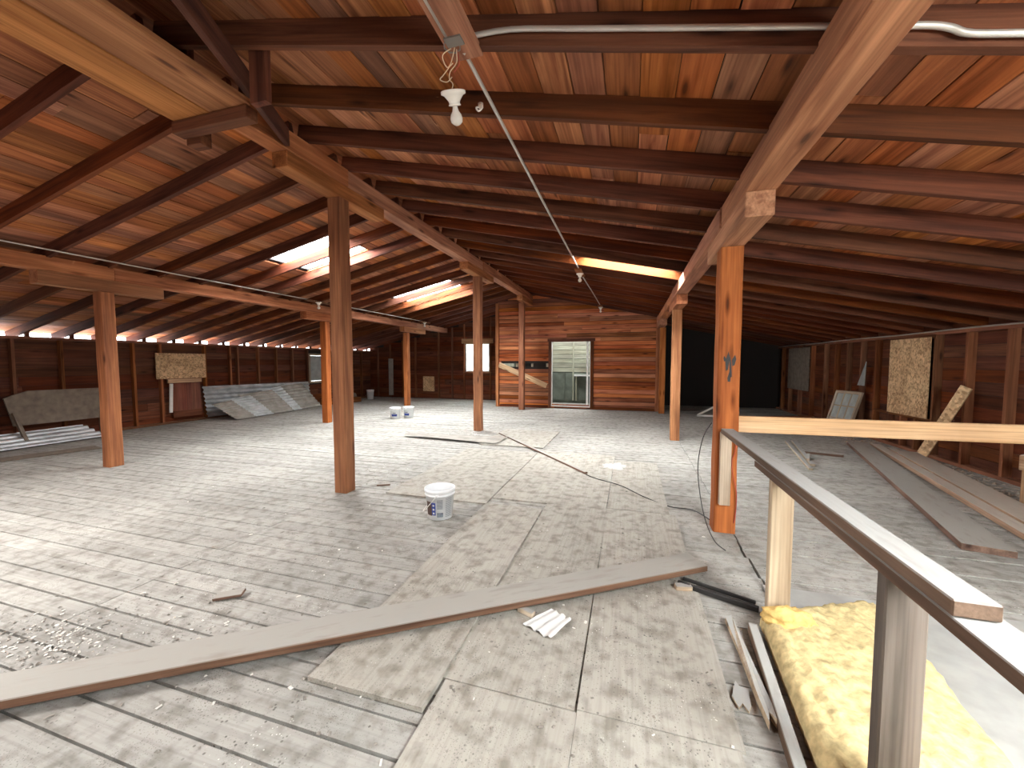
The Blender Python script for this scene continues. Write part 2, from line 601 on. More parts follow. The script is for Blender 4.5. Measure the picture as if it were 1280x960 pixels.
# thin plywood sheets laid over the planks, down the middle of the attic
sheets = [  # x0, x1, y0, y1, z, turn, label
    (-0.81, -0.1975, 0.30, 1.615, .013, .0, 'dusty plywood sheet nearest the bottom edge, left of the long seam'),
    (-0.195, 0.43, 0.30, 1.625, .013, .002, 'dusty plywood sheet nearest the bottom edge, right of the long seam'),
    (-1.43, -0.829, 1.43, 3.82, .024, .0, 'narrow plywood sheet with a dark front corner under the long plank'),
    (-0.825, -0.2075, 1.621, 4.02, .013, -.002, 'plywood sheet with scuffed grain under the crumpled white flashing'),
    (-0.203, 0.44, 1.630, 4.05, .013, .004, 'plywood sheet between the long seam and the railing end of the plank'),
    (-2.65, -1.44, 3.84, 6.25, .014, -.002, 'plywood sheet with a dark front edge behind the near bucket'),
    (-1.43, -0.22, 4.03, 6.40, .013, .0, 'plywood sheet in the middle of the walkway beyond the near bucket'),
    (-0.21, 0.38, 4.07, 6.10, .012, .0, 'plywood sheet under the black cable beside the right near post'),
    (-2.62, -1.43, 6.62, 8.28, .014, .0, 'tan plywood sheet in front of the middle ridge post'),
]
for k, (x0, x1, y0, y1, th, rz, lb) in enumerate(sheets):
    c = ((x0 + x1) / 2, (y0 + y1) / 2, 0.0005 * (k % 3))
    nseg = 6
    vs, fs = [], []
    for zz in (0, th):
        for i in range(nseg + 1):
            for s in (-1, 1):
                vs.append((s * (x1 - x0) / 2, (i / nseg - .5) * (y1 - y0),
                           zz + .004 * math.sin(i * 1.7 + k) * (s + 1) / 2 + .001))
    n2 = 2 * (nseg + 1)
    for i in range(nseg):
        a = 2 * i
        fs += [(a, a + 2, a + 3, a + 1), (n2 + a, n2 + a + 1, n2 + a + 3, n2 + a + 2),
               (a, n2 + a, n2 + a + 2, a + 2), (a + 1, a + 3, n2 + a + 3, n2 + a + 1)]
    fs += [(0, 1, n2 + 1, n2), (2 * nseg + 1, 2 * nseg, n2 + 2 * nseg, n2 + 2 * nseg + 1)]
    o = mesh_from('plywood_sheet', vs, fs, M['ply'])
    o.location = c
    o.rotation_euler = (0, 0, rz)
    tag(o, lb, 'plywood', 'plywood sheets laid over the floor')


# ================================================================== ROOF
def build_slope(name, sgn, x_edge, holes, yoff, label):
    xo = x_edge
    def place(u, v):
        x = RX + sgn * u
        return (x, v, rb(x) + .15 + .026)
    hs = [(min(abs(h[0] - RX), abs(h[1] - RX)), max(abs(h[0] - RX), abs(h[1] - RX)), h[2], h[3]) for h in holes]
    root = panel_grid(name, 0, abs(xo - RX), WF - .3, WB + .3, hs, place, M['tar'], (0, 0, 1), .02)
    struct(root, label, 'roof')
    nrow = int(abs(xo - RX) / 0.196)
    wrow = abs(xo - RX) / nrow
    nrm = V((sgn * SLOPE, 0, 1)).normalized()
    for i in range(nrow):
        u0, u1 = i * wrow, (i + 1) * wrow
        um = (u0 + u1) / 2
        x = RX + sgn * um
        cuts = [(h[2], h[3]) for h in hs if h[0] - .06 < um < h[1] + .06]
        for (s, e) in subtract(WF - .2, WB + .2, cuts):
            for (a, b_) in split_run(s, e, 3.0, 5.2):
                zc = rb(x) + .15 + .011 + random.uniform(-.003, .005)
                bar('deck_plank', (x, a + .002, zc), (x, b_ - .002, zc), (wrow - random.choice((.003, .006, .010))) / math.cos(ang), .022, M['deck'], root, up=nrm)
    k = -10
    while True:
        yy = yoff + .615 * k
        k += 1
        if yy < WF + .05:
            continue
        if yy > WB - .05:
            break
        a = V((RX + sgn * 0.01, yy + .024, rb(RX) + .073))
        e = V((xo, yy + .024, rb(xo) + .073))
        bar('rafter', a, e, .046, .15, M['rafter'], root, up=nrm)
    return root


cl = build_slope('ceiling_left', -1, WL - .42, HOLES_L, 1.93, 'left slope of the board roof with dark rafters and two skylights')
cr = build_slope('ceiling_right', 1, WR + .42, HOLES_R, 2.01, 'right slope of the board roof with rafters running down from the ridge')


# skylights: corrugated translucent sheets over the openings, seen from below
def skylight(h, label):
    x0, x1, y0, y1 = h
    e = empty('skylight', ((x0 + x1) / 2, (y0 + y1) / 2, rb((x0 + x1) / 2) + .18))
    tag(e, label, 'skylight', 'translucent roof panels')
    n = max(8, int((y1 - y0) / .038))
    nsh = 2 if y1 - y0 > .8 else 1
    for s in range(nsh):
        a = y0 - .05 + (y1 - y0 + .1) * s / nsh
        b_ = y0 - .05 + (y1 - y0 + .1) * (s + 1) / nsh
        vs, fs = [], []
        m = n // nsh
        for i in range(m + 1):
            yy = a + (b_ - a) * i / m
            dz = .008 * (-1) ** i + .006 * s
            for x in (x0 - .08, x1 + .08):
                vs.append((x - e.location.x, yy - e.location.y, rb(x) + .215 + dz - e.location.z))
        for i in range(m):
            fs.append((2 * i, 2 * i + 1, 2 * i + 3, 2 * i + 2))
        mesh_from('corrugated_sheet', vs, fs, M['skysheet'], e)
    return e


skylight(HOLES_L[0], 'bright white skylight in the left slope, behind the near ridge post')
skylight(HOLES_L[1], 'bright white skylight in the left slope, farther off left of the middle ridge post')
skylight(HOLES_R[2], 'skylight in the right slope above the railing, behind the camera')
skylight(HOLES_R[0], 'skylight in the right slope lighting a rafter yellow above the conduit lamp')


# ================================================================== WALLS
def side_wall(name, X, inward, y0, y1, holes, label, mat_st):
    root = panel_grid(name, y0, y1, -.09, 1.95, holes, lambda u, v: (X, u, v), M['tar'], (-inward, 0, 0), .05)
    struct(root, label, 'wall')
    n = 11
    hgt = 1.90 / n
    for i in range(n):
        z0 = .01 + i * hgt
        cuts = [(h[0], h[1]) for h in holes if h[2] - .05 < z0 + hgt / 2 < h[3] + .05]
        for (s, e) in subtract(y0, y1, cuts):
            for (a, b_) in split_run(s, e, 3.2, 5.4):
                bar('wall_board', (X + inward * .012, a + .002, z0 + hgt / 2), (X + inward * .012, b_ - .002, z0 + hgt / 2),
                    .02, hgt - .006, M['sheath'], root)
    bar('top_plate', (X + inward * .07, y0, 1.935), (X + inward * .07, y1, 1.935), .10, .05, mat_st, root)
    bar('bottom_plate', (X + inward * .07, y0, .025), (X + inward * .07, y1, .025), .09, .05, mat_st, root)
    return root


wl = side_wall('wall_left', WL, 1, WF, WB, [(11.15, 11.95, .75, 1.78)], 'left board wall with bare studs under the open eaves', M['stud'])
for yy in (2.4, 3.05, 3.66, 4.26, 4.9, 6.07, 6.60, 7.62, 8.3, 8.52, 9.17, 9.8, 10.42, 11.05, 12.05, 12.7, 13.3, 13.9):
    bar('stud', (WL + .07, yy, .05), (WL + .07, yy, 1.91), .09, .045, M['stud'], wl, up=(0, 1, 0))
for k in range(26):
    yy = 1.93 + .615 * (k - 3)
    if 1.0 < yy < WB:
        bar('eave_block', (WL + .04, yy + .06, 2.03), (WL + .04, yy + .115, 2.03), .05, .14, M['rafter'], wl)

wr = side_wall('wall_right', WR, -1, WF, WB, [], 'dark red board wall on the right with bare studs', M['stud'])
for yy in (2.8, 3.4, 4.0, 4.6, 5.25, 5.88, 6.5, 7.14, 7.75, 8.84, 9.3, 9.8, 10.34, 10.87, 11.4, 12.14, 12.9, 13.6, 14.2):
    bar('stud', (WR - .07, yy, .05), (WR - .07, yy, 1.91), .10, .045, M['stud'], wr, up=(0, 1, 0))
for k in range(30):
    yy = 2.01 + .615 * (k - 8)
    if WF < yy + .05 and yy + .615 < WB:
        bar('eave_block', (WR - .03, yy + .048, 2.04), (WR - .03, yy + .615, 2.04), .03, .17, M['rafter'], wr)
blk('window_header', WR - .12, WR - .03, 7.75, 8.84, 1.86, 1.93, M['stud'], wr)
blk('window_sill', WR - .12, WR - .03, 7.77, 9.3, .56, .60, M['stud'], wr)
for yy in (8.1, 8.45):
    blk('stud', WR - .12, WR - .03, yy, yy + .045, .05, .56, M['stud'], wr)


def gable(name, Y, inward, x0, x1, holes, label, board_mat, rowh, stud_xs, z_from=.0, seg=(2.6, 4.5), board_to=99, gaps=(.004, .008)):
    """wall across the attic up to the roof; holes are (x0, x1, z0, z1)"""
    xs = sorted({x0, x1, *( [RX] if x0 < RX < x1 else []), *[h[0] for h in holes], *[h[1] for h in holes]})
    verts, faces = [], []
    for i in range(len(xs) - 1):
        a, b_ = xs[i], xs[i + 1]
        m = (a + b_) / 2
        hh = [h for h in holes if h[0] < m < h[1]]
        spans = []
        zc = -.05
        for h in sorted(hh, key=lambda q: q[2]):
            if h[2] > zc:
                spans.append((zc, zc, h[2], h[2]))
            zc = h[3]
        spans.append((zc, zc, rb(a) + .15, rb(b_) + .15))
        for (a0, b0, a1, b1) in spans:
            k = len(verts)
            for yy in (Y, Y - inward * .04):
                verts += [(a, yy, a0), (b_, yy, b0), (b_, yy, b1), (a, yy, a1)]
            faces += [(k, k + 1, k + 2, k + 3), (k + 7, k + 6, k + 5, k + 4), (k, k + 4, k + 5, k + 1),
                      (k + 1, k + 5, k + 6, k + 2), (k + 2, k + 6, k + 7, k + 3), (k + 3, k + 7, k + 4, k)]
    root = mesh_from(name, verts, faces, M['tar'])
    struct(root, label, 'wall')
    z0 = .012
    while z0 + rowh < 3.8:
        zm = z0 + rowh
        half = (3.663 + .14 - zm) / SLOPE
        a, b_ = max(x0, RX - half), min(min(x1, board_to), RX + half)
        if b_ - a < .15:
            break
        cuts = [(h[0], h[1]) for h in holes if h[2] - .01 < z0 + rowh / 2 < h[3] + .01]
        for (s, e) in subtract(a, b_, cuts):
            for (c, d) in split_run(s, e, *seg):
                dy = random.uniform(-.003, .004) if gaps[1] < .01 else random.uniform(-.006, .008)
                bar('wall_board', (c + .002, Y + inward * (.012 + dy), z0 + rowh / 2), (d - .002, Y + inward * (.012 + dy), z0 + rowh / 2),
                    .022, rowh - random.uniform(*gaps), board_mat, root)
        z0 += rowh
    for sx in stud_xs:
        cuts = [(h[2], h[3]) for h in holes if h[0] < sx < h[1]]
        for (s, e) in subtract(.03, rb(sx), cuts):
            bar('stud', (sx, Y + inward * .07, s), (sx, Y + inward * .07, e), .045, .09, M['stud'], root, up=(0, 1, 0))
    return root


wb = gable('wall_back', WB, -1, WL, WR, [(-6.28, -5.28, 1.10, 2.20)], 'far end wall of dark boards and studs', M['sheath'], .19,
           [-10.3, -9.7, -9.1, -8.5, -7.45, -6.85, -6.33, -5.23, -4.85], board_to=.6)
blk('header', -6.42, -5.12, WB - .12, WB - .03, 2.21, 2.40, M['dustpine'], wb)
blk('sill', -6.36, -5.2, WB - .12, WB - .03, 1.05, 1.095, M['stud'], wb)
wf = gable('wall_front', WF, 1, WL, WR, [(1.8, 3.6, 1.32, 2.12)], 'board wall behind the camera with one wide window', M['sheath'], .19, [])

# partition: a boarded room across the far end
PY = 12.62
DOOR = (-2.46, -1.22, .085, 2.13)
SLOT = (-4.16, -2.52, 1.285, 1.49)
pt = gable('wall_partition', PY, -1, -4.28, .80, [DOOR, (SLOT[0], SLOT[1], 1.33, 1.44)], 'orange board partition with a doorway at the far end of the attic',
           M['part'], .125, [], seg=(1.3, 3.6), gaps=(.008, .018))
blk('corner_post', -4.33, -4.23, PY - .09, PY + .02, 0, rb(-4.28), M['post'], pt, .006)
blk('corner_post', .70, .80, PY - .05, PY + .02, 0, rb(.75), M['part'], pt, .006)
for (a, b_) in ((-4.17, -4.12), (-3.66, -3.60), (-3.14, -3.08), (-2.62, -2.54)):
    blk('slot_stud', a, b_, PY + .045, PY + .13, 1.2, 1.6, M['oldpale'], pt)
blk('slot_dark_sheet', -3.55, -2.66, PY + .14, PY + .15, 1.2, 1.6, M['tar'], pt)  # black sheet added so the slot reads dark before the lit room
# room behind the partition
rm = blk('wall_room', -4.27, .79, WB - .22, WB - .19, 0, 3.0, M['greendark'])
rm.name = 'wall_room'
struct(rm, 'wall of pale green boards seen through the partition doorway', 'wall')
for i in range(9):
    z0 = 1.12 + i * .16
    blk('green_board', -3.4, .3, WB - .245, WB - .225, z0 + .007, z0 + .153, M['greenroom'], rm)
for i in range(3):
    blk('lower_panel', -3.2 + i * .92, -2.3 + i * .92, WB - .25, WB - .225, .12, 1.10, M['greendark'], rm)
for sx in (-2.02,):
    blk('batten', sx, sx + .05, WB - .29, WB - .25, .1, 2.6, M['greenroom'], rm)
blk('ledge', -1.95, -1.1, WB - .40, WB - .25, .98, 1.03, M['white'], rm)
blk('ledge_bracket', -1.90, -1.86, WB - .36, WB - .25, .1, .98, M['greenroom'], rm)
blk('room_side', -4.26, -4.22, PY + .06, WB - .25, 0, 2.9, M['greenroom'], rm)
blk('room_side', .74, .78, PY + .06, WB - .25, 0, 2.9, M['greenroom'], rm)

dr = empty('door_1', ((DOOR[0] + DOOR[1]) / 2, PY, 0))
struct(dr, 'doorway in the orange partition with a brown casing and white inner frame', 'doorway')
x0, x1, z0, z1 = DOOR
blk('casing', x0 - .09, x0, PY - .045, PY + .03, 0, z1, M['sheath'], dr)
blk('casing', x1, x1 + .10, PY - .045, PY + .03, 0, z1, M['sheath'], dr)
blk('casing', x0 - .12, x1 + .14, PY - .05, PY + .03, z1, z1 + .10, M['sheath'], dr)
blk('jamb', x0, x0 + .02, PY - .03, PY + .10, z0, z1, M['white'], dr)
blk('jamb', x1 - .02, x1, PY - .03, PY + .10, z0, z1, M['white'], dr)
blk('sill', x0, x1, PY - .035, PY + .12, .06, z0 + .01, M['white'], dr)
blk('stile', x1 - .13, x1 - .075, PY + .05, PY + .09, z0, z1, M['white'], dr)

# leaning board nailed over the gap, low skirting
o = bar('leaning_board', (-4.22, PY - .055, 1.40), (-2.60, PY - .055, .72), .025, .17, M['pine'], None, .003)
tag(o, 'pale board slanting down across the partition left of the doorway', 'board')
bb = blk('baseboard_partition', -4.2, DOOR[0] - .1, PY - .035, PY - .005, 0, .09, M['sheath'])
struct(bb, 'dark skirting board left of the partition doorway', 'baseboard')
bb = blk('baseboard_partition', DOOR[1] + .1, .68, PY - .035, PY - .005, 0, .09, M['sheath'])
struct(bb, 'dark skirting board right of the partition doorway', 'baseboard')


# windows
def sash(name, parent_label, w_, h_, M_frame, cols, rows, M_glass, th=.045, stile=.06):
    """glazed frame standing in local X-Z, base at the origin"""
    e = empty(name)
    blk('frame_rail', -w_ / 2, w_ / 2, -th / 2, th / 2, 0, stile, M_frame, e)
    blk('frame_rail', -w_ / 2, w_ / 2, -th / 2, th / 2, h_ - stile, h_, M_frame, e)
    for s in (-1, 1):
        xx = s * (w_ / 2 - stile / 2)
        blk('frame_stile', xx - stile / 2, xx + stile / 2, -th / 2, th / 2, stile, h_ - stile, M_frame, e)
    pw, ph = (w_ - 2 * stile) / cols, (h_ - 2 * stile) / rows
    for i in range(cols):
        for j in range(rows):
            xa, za = -w_ / 2 + stile + i * pw, stile + j * ph
            blk('pane', xa + .006, xa + pw - .006, -.003, .003, za + .006, za + ph - .006, M_glass, e)
    for i in range(1, cols):
        xx = -w_ / 2 + stile + i * pw
        blk('muntin', xx - .012, xx + .012, -.014, .014, stile, h_ - stile, M_frame, e)
    for j in range(1, rows):
        zz = stile + j * ph
        blk('muntin', -w_ / 2 + stile, w_ / 2 - stile, -.012, .012, zz - .012, zz + .012, M_frame, e)
    return e


wn = sash('window_1', '', 1.0, 1.10, M['white'], 1, 1, M['glass'], stile=.035)
wn.location = (-5.78, WB - .02, 1.10)
struct(wn, 'glaring white window in the far end wall behind the middle ridge post', 'window')
wn = sash('window_3', '', 1.8, .80, M['white'], 3, 1, M['glass'], stile=.04)
wn.location = (2.7, WF + .02, 1.32)
struct(wn, 'wide window in the wall behind the camera', 'window')
wn = sash('window_2', '', .80, 1.03, M['oldpale'], 1, 1, M['oldglass'], stile=.07)
wn.location = (WL + .03, 11.55, .75)
wn.rotation_euler = (0, 0, math.radians(90))
struct(wn, 'pale framed window in the left wall beside the middle left post', 'window')


# ================================================================== POSTS AND BEAMS
def post(x, y, ztop, lb, wd=.165, twist=0.0):
    """squared timber, slightly out of true, with a split running up one face"""
    bm = bmesh.new()
    rings = 9
    prev = None
    rnd = random.Random(int(x * 100 + y * 10))
    prof = [(-.5, -.5), (.5, -.5), (.5, .5), (-.5, .5)]
    c = .055
    oct_ = []
    for i in range(4):
        p, q, r = V(prof[i - 1]), V(prof[i]), V(prof[(i + 1) % 4])
        oct_ += [q + (p - q).normalized() * c, q + (r - q).normalized() * c]
    for k in range(rings):
        zz = ztop * k / (rings - 1)
        dx, dy, s = rnd.uniform(-.003, .003), rnd.uniform(-.003, .003), wd * rnd.uniform(.985, 1.01)
        ring = [bm.verts.new((zz, p.x * s + dx, p.y * s + dy)) for p in oct_]
        if prev:
            for i in range(8):
                bm.faces.new((prev[i], prev[(i + 1) % 8], ring[(i + 1) % 8], ring[i]))
        else:
            bm.faces.new(ring[::-1])
        prev = ring
    bm.faces.new(prev)
    bmesh.ops.recalc_face_normals(bm, faces=bm.faces)
    me = bpy.data.meshes.new('post')
    bm.to_mesh(me)
    bm.free()
    o = link('post', me, M['post'])
    o.matrix_world = Matrix.Translation((x, y, 0)) @ Matrix.Rotation(twist, 4, 'Z') @ Matrix(((0, 0, 1, 0), (0, 1, 0, 0), (1, 0, 0, 0), (0, 0, 0, 1))) @ Matrix.Scale(-1, 4, (0, 1, 0))
    tag(o, lb, 'post', 'roof posts')
    return o


PYS = (3.80, 8.05, 12.10)
post(-7.125, 3.76, 2.47, 'near left wooden post in front of the leaning grey panel')
post(-7.17, 8.02, 2.47, 'orange wooden post right of the corrugated sheet pile')
post(-7.32, 11.93, 2.47, 'far left slim post behind the pair of white buckets')
post(-3.16, 3.79, 3.30, 'tall dark near post under the ridge, left of the near bucket')
post(-3.175, 8.03, 3.30, 'tall ridge post in front of the glaring far window')
post(-3.265, 11.95, 3.30, 'farthest ridge post standing before the orange partition')
pr = post(.805, 3.88, 2.47, 'near right post with dark scorch marks where the railing starts', wd=.175)
post(.815, 8.12, 2.47, 'middle right post standing alone on the open floor')
post(.86, 12.22, 2.47, 'far right post at the edge of the partition', wd=.16)
for (dx, z0, dz, sl) in ((-.02, 1.42, .17, .3), (.012, 1.36, .20, -.2), (.0, 1.30, .12, .1), (.03, 1.46, .1, .5), (-.035, 1.50, .05, -.6)):
    y0 = -.0885
    vs = [(dx - .006, y0, z0), (dx + .010, y0, z0 + .01), (dx + .012 + sl * dz * .2, y0, z0 + dz * .6), (dx + sl * dz * .25, y0, z0 + dz), (dx - .012, y0, z0 + dz * .5)]
    m_ = mesh_from('scorch_mark', [(p[0] + .805, p[1] + 3.88, p[2]) for p in vs] + [(p[0] + .805, p[1] + 3.881, p[2]) for p in vs],
                   [(0, 1, 2, 3, 4), (9, 8, 7, 6, 5)], M['dark'])
    m_.parent = pr
    m_.matrix_parent_inverse = pr.matrix_world.inverted()


def beam_line(x, z0, h, bol_h, ys, lb, wd=.19, y0=WF + .02, y1=WB - .05, cut=None, bl=.72):
    e = empty('roof_beam', (x, (y0 + y1) / 2, z0))
    tag(e, lb, 'beam', 'beams along the attic')
    segs = [y0] + [v + .05 for v in ys] + [y1]
    for i in range(len(segs) - 1):
        if segs[i + 1] - segs[i] > .1:
            s = .006 * (-1) ** i
            bar('timber', (x + s, segs[i] + .003, z0 + h / 2), (x + s, segs[i + 1] - .003, z0 + h / 2), wd, h, M['beam'], e, .006)
    for v in ys:
        if bol_h:
            bar('bolster', (x, v - bl, z0 - bol_h / 2), (x, v + bl - .05, z0 - bol_h / 2), wd * .94, bol_h, M['beam'], e, .006)
    return e


beam_line(.81, 2.645, .18, .17, PYS, 'heavy squared beam on the right, carried on bolsters over the right posts', y1=12.55)
beam_line(-7.14, 2.645, .18, .17, PYS, 'heavy squared beam on the left, carried on bolsters over the left posts')
rg = beam_line(-3.165, 3.455, .185, .15, PYS, 'ridge beam carried on the tall middle posts', y0=1.0, y1=12.6, bl=.78)

# boxed soffit hanging under the near end of the ridge, with hangers, cleat and slanting brace
sf = empty('soffit', (-2.88, .5, 3.25))
tag(sf, 'wide two-board soffit under the near end of the ridge, top left', 'soffit')
bar('soffit_board', (-3.055, WF + .1, 3.272), (-3.055, 2.20, 3.272), .345, .045, M['soffit'], sf, .004)
bar('soffit_board', (-2.70, WF + .1, 3.274), (-2.70, 2.19, 3.274), .345, .045, M['soffit'], sf, .004)
bar('end_cleat', (-3.24, 2.20, 3.205), (-2.53, 2.20, 3.205), .09, .085, M['stud'], sf, .004)
bar('cleat_block', (-3.24, 2.30, 3.19), (-3.10, 2.30, 3.19), .09, .13, M['rafter'], sf, .004)
for hx in (-2.33, -3.0):
    bar('hanger', (hx, 2.095, 3.17 if hx > -2.5 else 3.29), (hx, 2.095, rb(hx) + .10), .13, .045, M['rafter'], sf, up=(0, 1, 0))
o = bar('brace', (-1.93, 1.08, 3.285), (-3.03, 2.98, 3.535), .045, .15, M['rafter'], None, .004)
tag(o, 'dark slanting brace running up beside the near ridge beam', 'brace')

# ================================================================== RAILING
hr = empty('handrail', (.79, 2.4, 0))
tag(hr, 'grey weathered railing with a flat dusty top running towards the camera', 'railing')
bar('top_rail', (.785, 3.70, .915), (.785, 1.17, .917), .095, .042, M['old'], hr, .004)
bar('under_rail', (.797, 2.75, .873), (.797, .25, .873), .115, .04, M['old'], hr, .003)
for yy in (2.50, 1.475):
    bar('railing_post', (.81, yy, 0), (.81, yy, .853), .11, .05, M['oldpale'] if yy > 2 else M['oldgrey'], hr, .005, up=(0, 1, 0))
bar('hanger_board', (.79, 3.765, .26), (.79, 3.765, .893), .085, .05, M['oldpale'], hr, .004, up=(0, 1, 0))
o = bar('guard_board', (.885, 3.86, .958), (3.82, 3.86, .968), .045, .14, M['pine'], None, .004)
tag(o, 'long pale orange plank fixed level to the near right post as a guard rail', 'rail')
o = bar('railing_post', (3.77, 3.91, 0), (3.77, 3.91, 1.02), .09, .05, M['oldpale'], None, .004, up=(0, 1, 0))
tag(o, 'stub post holding the far end of the pale guard rail', 'post')

# ================================================================== LONG PLANK AND LOOSE TIMBER
o = bar('loose_plank', (-3.35, .48, .045), (.475, 3.02, .075), .20, .042, M['dusty'], None, .004)
tag(o, 'long dusty plank lying slantwise across the whole foreground floor', 'plank')
for (a, b_, wd, h, mt, lb) in (
    ((3.90, 8.50, .03), (2.69, 3.95, .03), .30, .055, 'dusty', 'wide grey plank with a squared end on the floor right of the railing'),
    ((4.13, 8.45, .03), (3.03, 3.35, .03), .13, .055, 'dustpine', 'dusty timber beside the wide grey plank, nearest to it'),
    ((4.175, 8.10, .035), (3.20, 3.55, .035), .09, .07, 'dustpine', 'brown-edged timber lying in the middle of the right floor pile'),
    ((4.30, 7.90, .03), (3.41, 3.75, .03), .22, .05, 'dustpine', 'broad pale timber nearest the right wall'),
    ((2.80, 8.50, .015), (2.40, 6.36, .015), .05, .03, 'oldpale', 'thin lath on the floor, left of a close pair'),
    ((2.93, 8.55, .018), (2.52, 6.62, .018), .06, .035, 'oldpale', 'thin lath on the floor, right of a close pair'),
    ((2.68, 7.20, .052), (2.53, 6.82, .052), .04, .03, 'oldpale', 'short offcut lying against the pair of thin laths'),
    ((2.72, 7.55, .02), (3.22, 7.40, .02), .06, .04, 'dusty', 'short brown offcut touching the wide grey plank'),
    ((1.88, 7.6, .015), (2.1, 8.9, .015), .04, .03, 'oldpale', 'narrow lath seen just under the guard rail by the near right post'),
    ((-2.57, 7.70, .028), (-.55, 5.25, .028), .05, .025, 'dusty', 'long thin lath lying slantwise beyond the near bucket'),
    ((1.76, 11.85, .02), (3.4, 11.9, .02), .05, .04, 'white', 'pale strip lying level on the far floor behind the near right post'),
    ((1.78, 11.9, .03), (2.75, 12.1, .55), .06, .04, 'white', 'pale strip propped up at a slant behind the near right post'),
    ((.32, 2.77, .032), (.755, 2.62, .020), .03, .03, 'dark', 'thin black strip between the slanting plank end and the railing post'),
    ((.36, 2.84, .030), (.76, 2.70, .015), .02, .02, 'dark', 'second thin black strip behind the one at the slanting plank end'),
    ((.665, 2.40, .03), (.555, 1.00, .03), .045, .06, 'old', 'dark lumber strip along the left side of the yellow batt'),
    ((4.20, 7.40, .11), (4.43, 7.02, 1.15), .025, .13, 'osb2', 'tan board leaning up against the right wall studs'),
    ((-9.2, 3.2, .01), (-8.9, 4.5, .01), .35, .012, 'greypanel', 'thin dark-edged sheet flat on the floor near the left wall'),
):
    o = bar('loose_timber', a, b_, wd, h, M[mt], None, .003)
    tag(o, lb, 'timber', 'loose timber on the floor')

# splintered board by the batt
vs = [(.555, 2.46, .0), (.62, 2.48, .0), (.66, 1.83, .0), (.60, 1.77, .0), (.645, 1.78, .0), (.60, 2.1, .0), (.655, 2.1, 0)]
poly = [(.540, 2.45), (.575, 2.47), (.592, 2.2), (.600, 1.87), (.592, 1.78), (.578, 1.83), (.560, 1.76), (.552, 1.9), (.550, 2.2)]
n = len(poly)
o = mesh_from('splintered_board', [(p[0], p[1], .006) for p in poly] + [(p[0], p[1], .04 + .01 * math.sin(i * 2.1)) for i, p in enumerate(poly)],
              [tuple(range(n - 1, -1, -1)), tuple(range(n, 2 * n))] + [(i, (i + 1) % n, n + (i + 1) % n, n + i) for i in range(n)], M['oldpale'])
tag(o, 'split weathered board with a ragged end beside the yellow batt', 'board')
poly = [(.455, 1.90), (.49, 2.0), (.50, 1.97), (.535, 1.96), (.52, 1.86), (.505, 1.83), (.49, 1.87), (.47, 1.84)]
n = len(poly)
o = mesh_from('wood_shard', [(p[0], p[1], .002) for p in poly] + [(p[0], p[1], .012) for p in poly],
              [tuple(range(n - 1, -1, -1)), tuple(range(n, 2 * n))] + [(i, (i + 1) % n, n + (i + 1) % n, n + i) for i in range(n)], M['oldpale'])
tag(o, 'small jagged wood shard left of the split board', 'shard')

# pale cover sheet under the batt
o = blk('cover_sheet', .86, 2.35, .25, 2.93, .001, .02, M['drywall'], None, .002)
tag(o, 'smooth pale sheet on the floor under the yellow batt and railing', 'sheet')


# ================================================================== GLASS WOOL BATT
def batt():
    e = empty('insulation_batt', (1.05, 1.9, .02))
    nx, ny = 34, 84
    vs, fs = [], []
    L, W_ = 1.85, .66
    def top(u, v):
        y = .72 + v * (1.74 + .34 * u - .08 * max(0, u - .85) / .15)
        x = .57 + .06 * y + u * W_ + .02 * math.sin(v * 9) * u
        ed = min(u, 1 - u) * W_
        ey = min(v, 1 - v) * L
        rd = min(1, ed / .05) ** .5 * min(1, ey / .05) ** .5
        h = .105 * (.35 + .65 * rd)
        h += .018 * noise.noise((x * 9, y * 4, 1)) + .014 * noise.noise((x * 26, y * 22, 5)) + .008 * noise.noise((x * 55, y * 55, 3))
        h -= .03 * max(0, 1 - abs(u - .13) / .035) * (.5 + .5 * noise.noise((y * 5, 2, 7)))
        return (x - 1.05, y - 1.9, h)
    for j in range(ny + 1):
        for i in range(nx + 1):
            vs.append(top(i / nx, j / ny))
    for j in range(ny):
        for i in range(nx):
            a = j * (nx + 1) + i
            fs.append((a, a + 1, a + nx + 2, a + nx + 1))
    rim = [i for i in range(nx + 1)] + [j * (nx + 1) + nx for j in range(1, ny + 1)] + \
          [ny * (nx + 1) + i for i in range(nx - 1, -1, -1)] + [j * (nx + 1) for j in range(ny - 1, 0, -1)]
    b0 = len(vs)
    for k, r in enumerate(rim):
        v = vs[r]
        vs.append((v[0] + .006 * noise.noise((v[0] * 40, v[1] * 40, 0)), v[1], .0))
    nr = len(rim)
    for k in range(nr):
        fs.append((rim[k], b0 + k, b0 + (k + 1) % nr, rim[(k + 1) % nr]))
    mesh_from('batt_body', vs, fs, M['wool'], e, True)
    # crumpled fold at the far left corner
    vs, fs = [], []
    nu, nv = 26, 18
    for j in range(nv + 1):
        th = math.pi * j / nv
        for i in range(nu):
            ph = 2 * math.pi * i / nu
            d = V((math.sin(th) * math.cos(ph), math.sin(th) * math.sin(ph), math.cos(th)))
            rr = 1 + .28 * noise.noise(d * 2.2 + V((3, 1, 0))) + .16 * noise.noise(d * 6.0)
            vs.append((-.225 + d.x * .12 * rr, .49 + d.y * .07 * rr, .10 + d.z * .065 * rr))
    for j in range(nv):
        for i in range(nu):
            fs.append((j * nu + i, j * nu + (i + 1) % nu, (j + 1) * nu + (i + 1) % nu, (j + 1) * nu + i))
    mesh_from('crumpled_fold', vs, fs, M['woold'], e, True)
    tag(e, 'yellow glass wool insulation batt lying beside the railing posts', 'insulation')


batt()


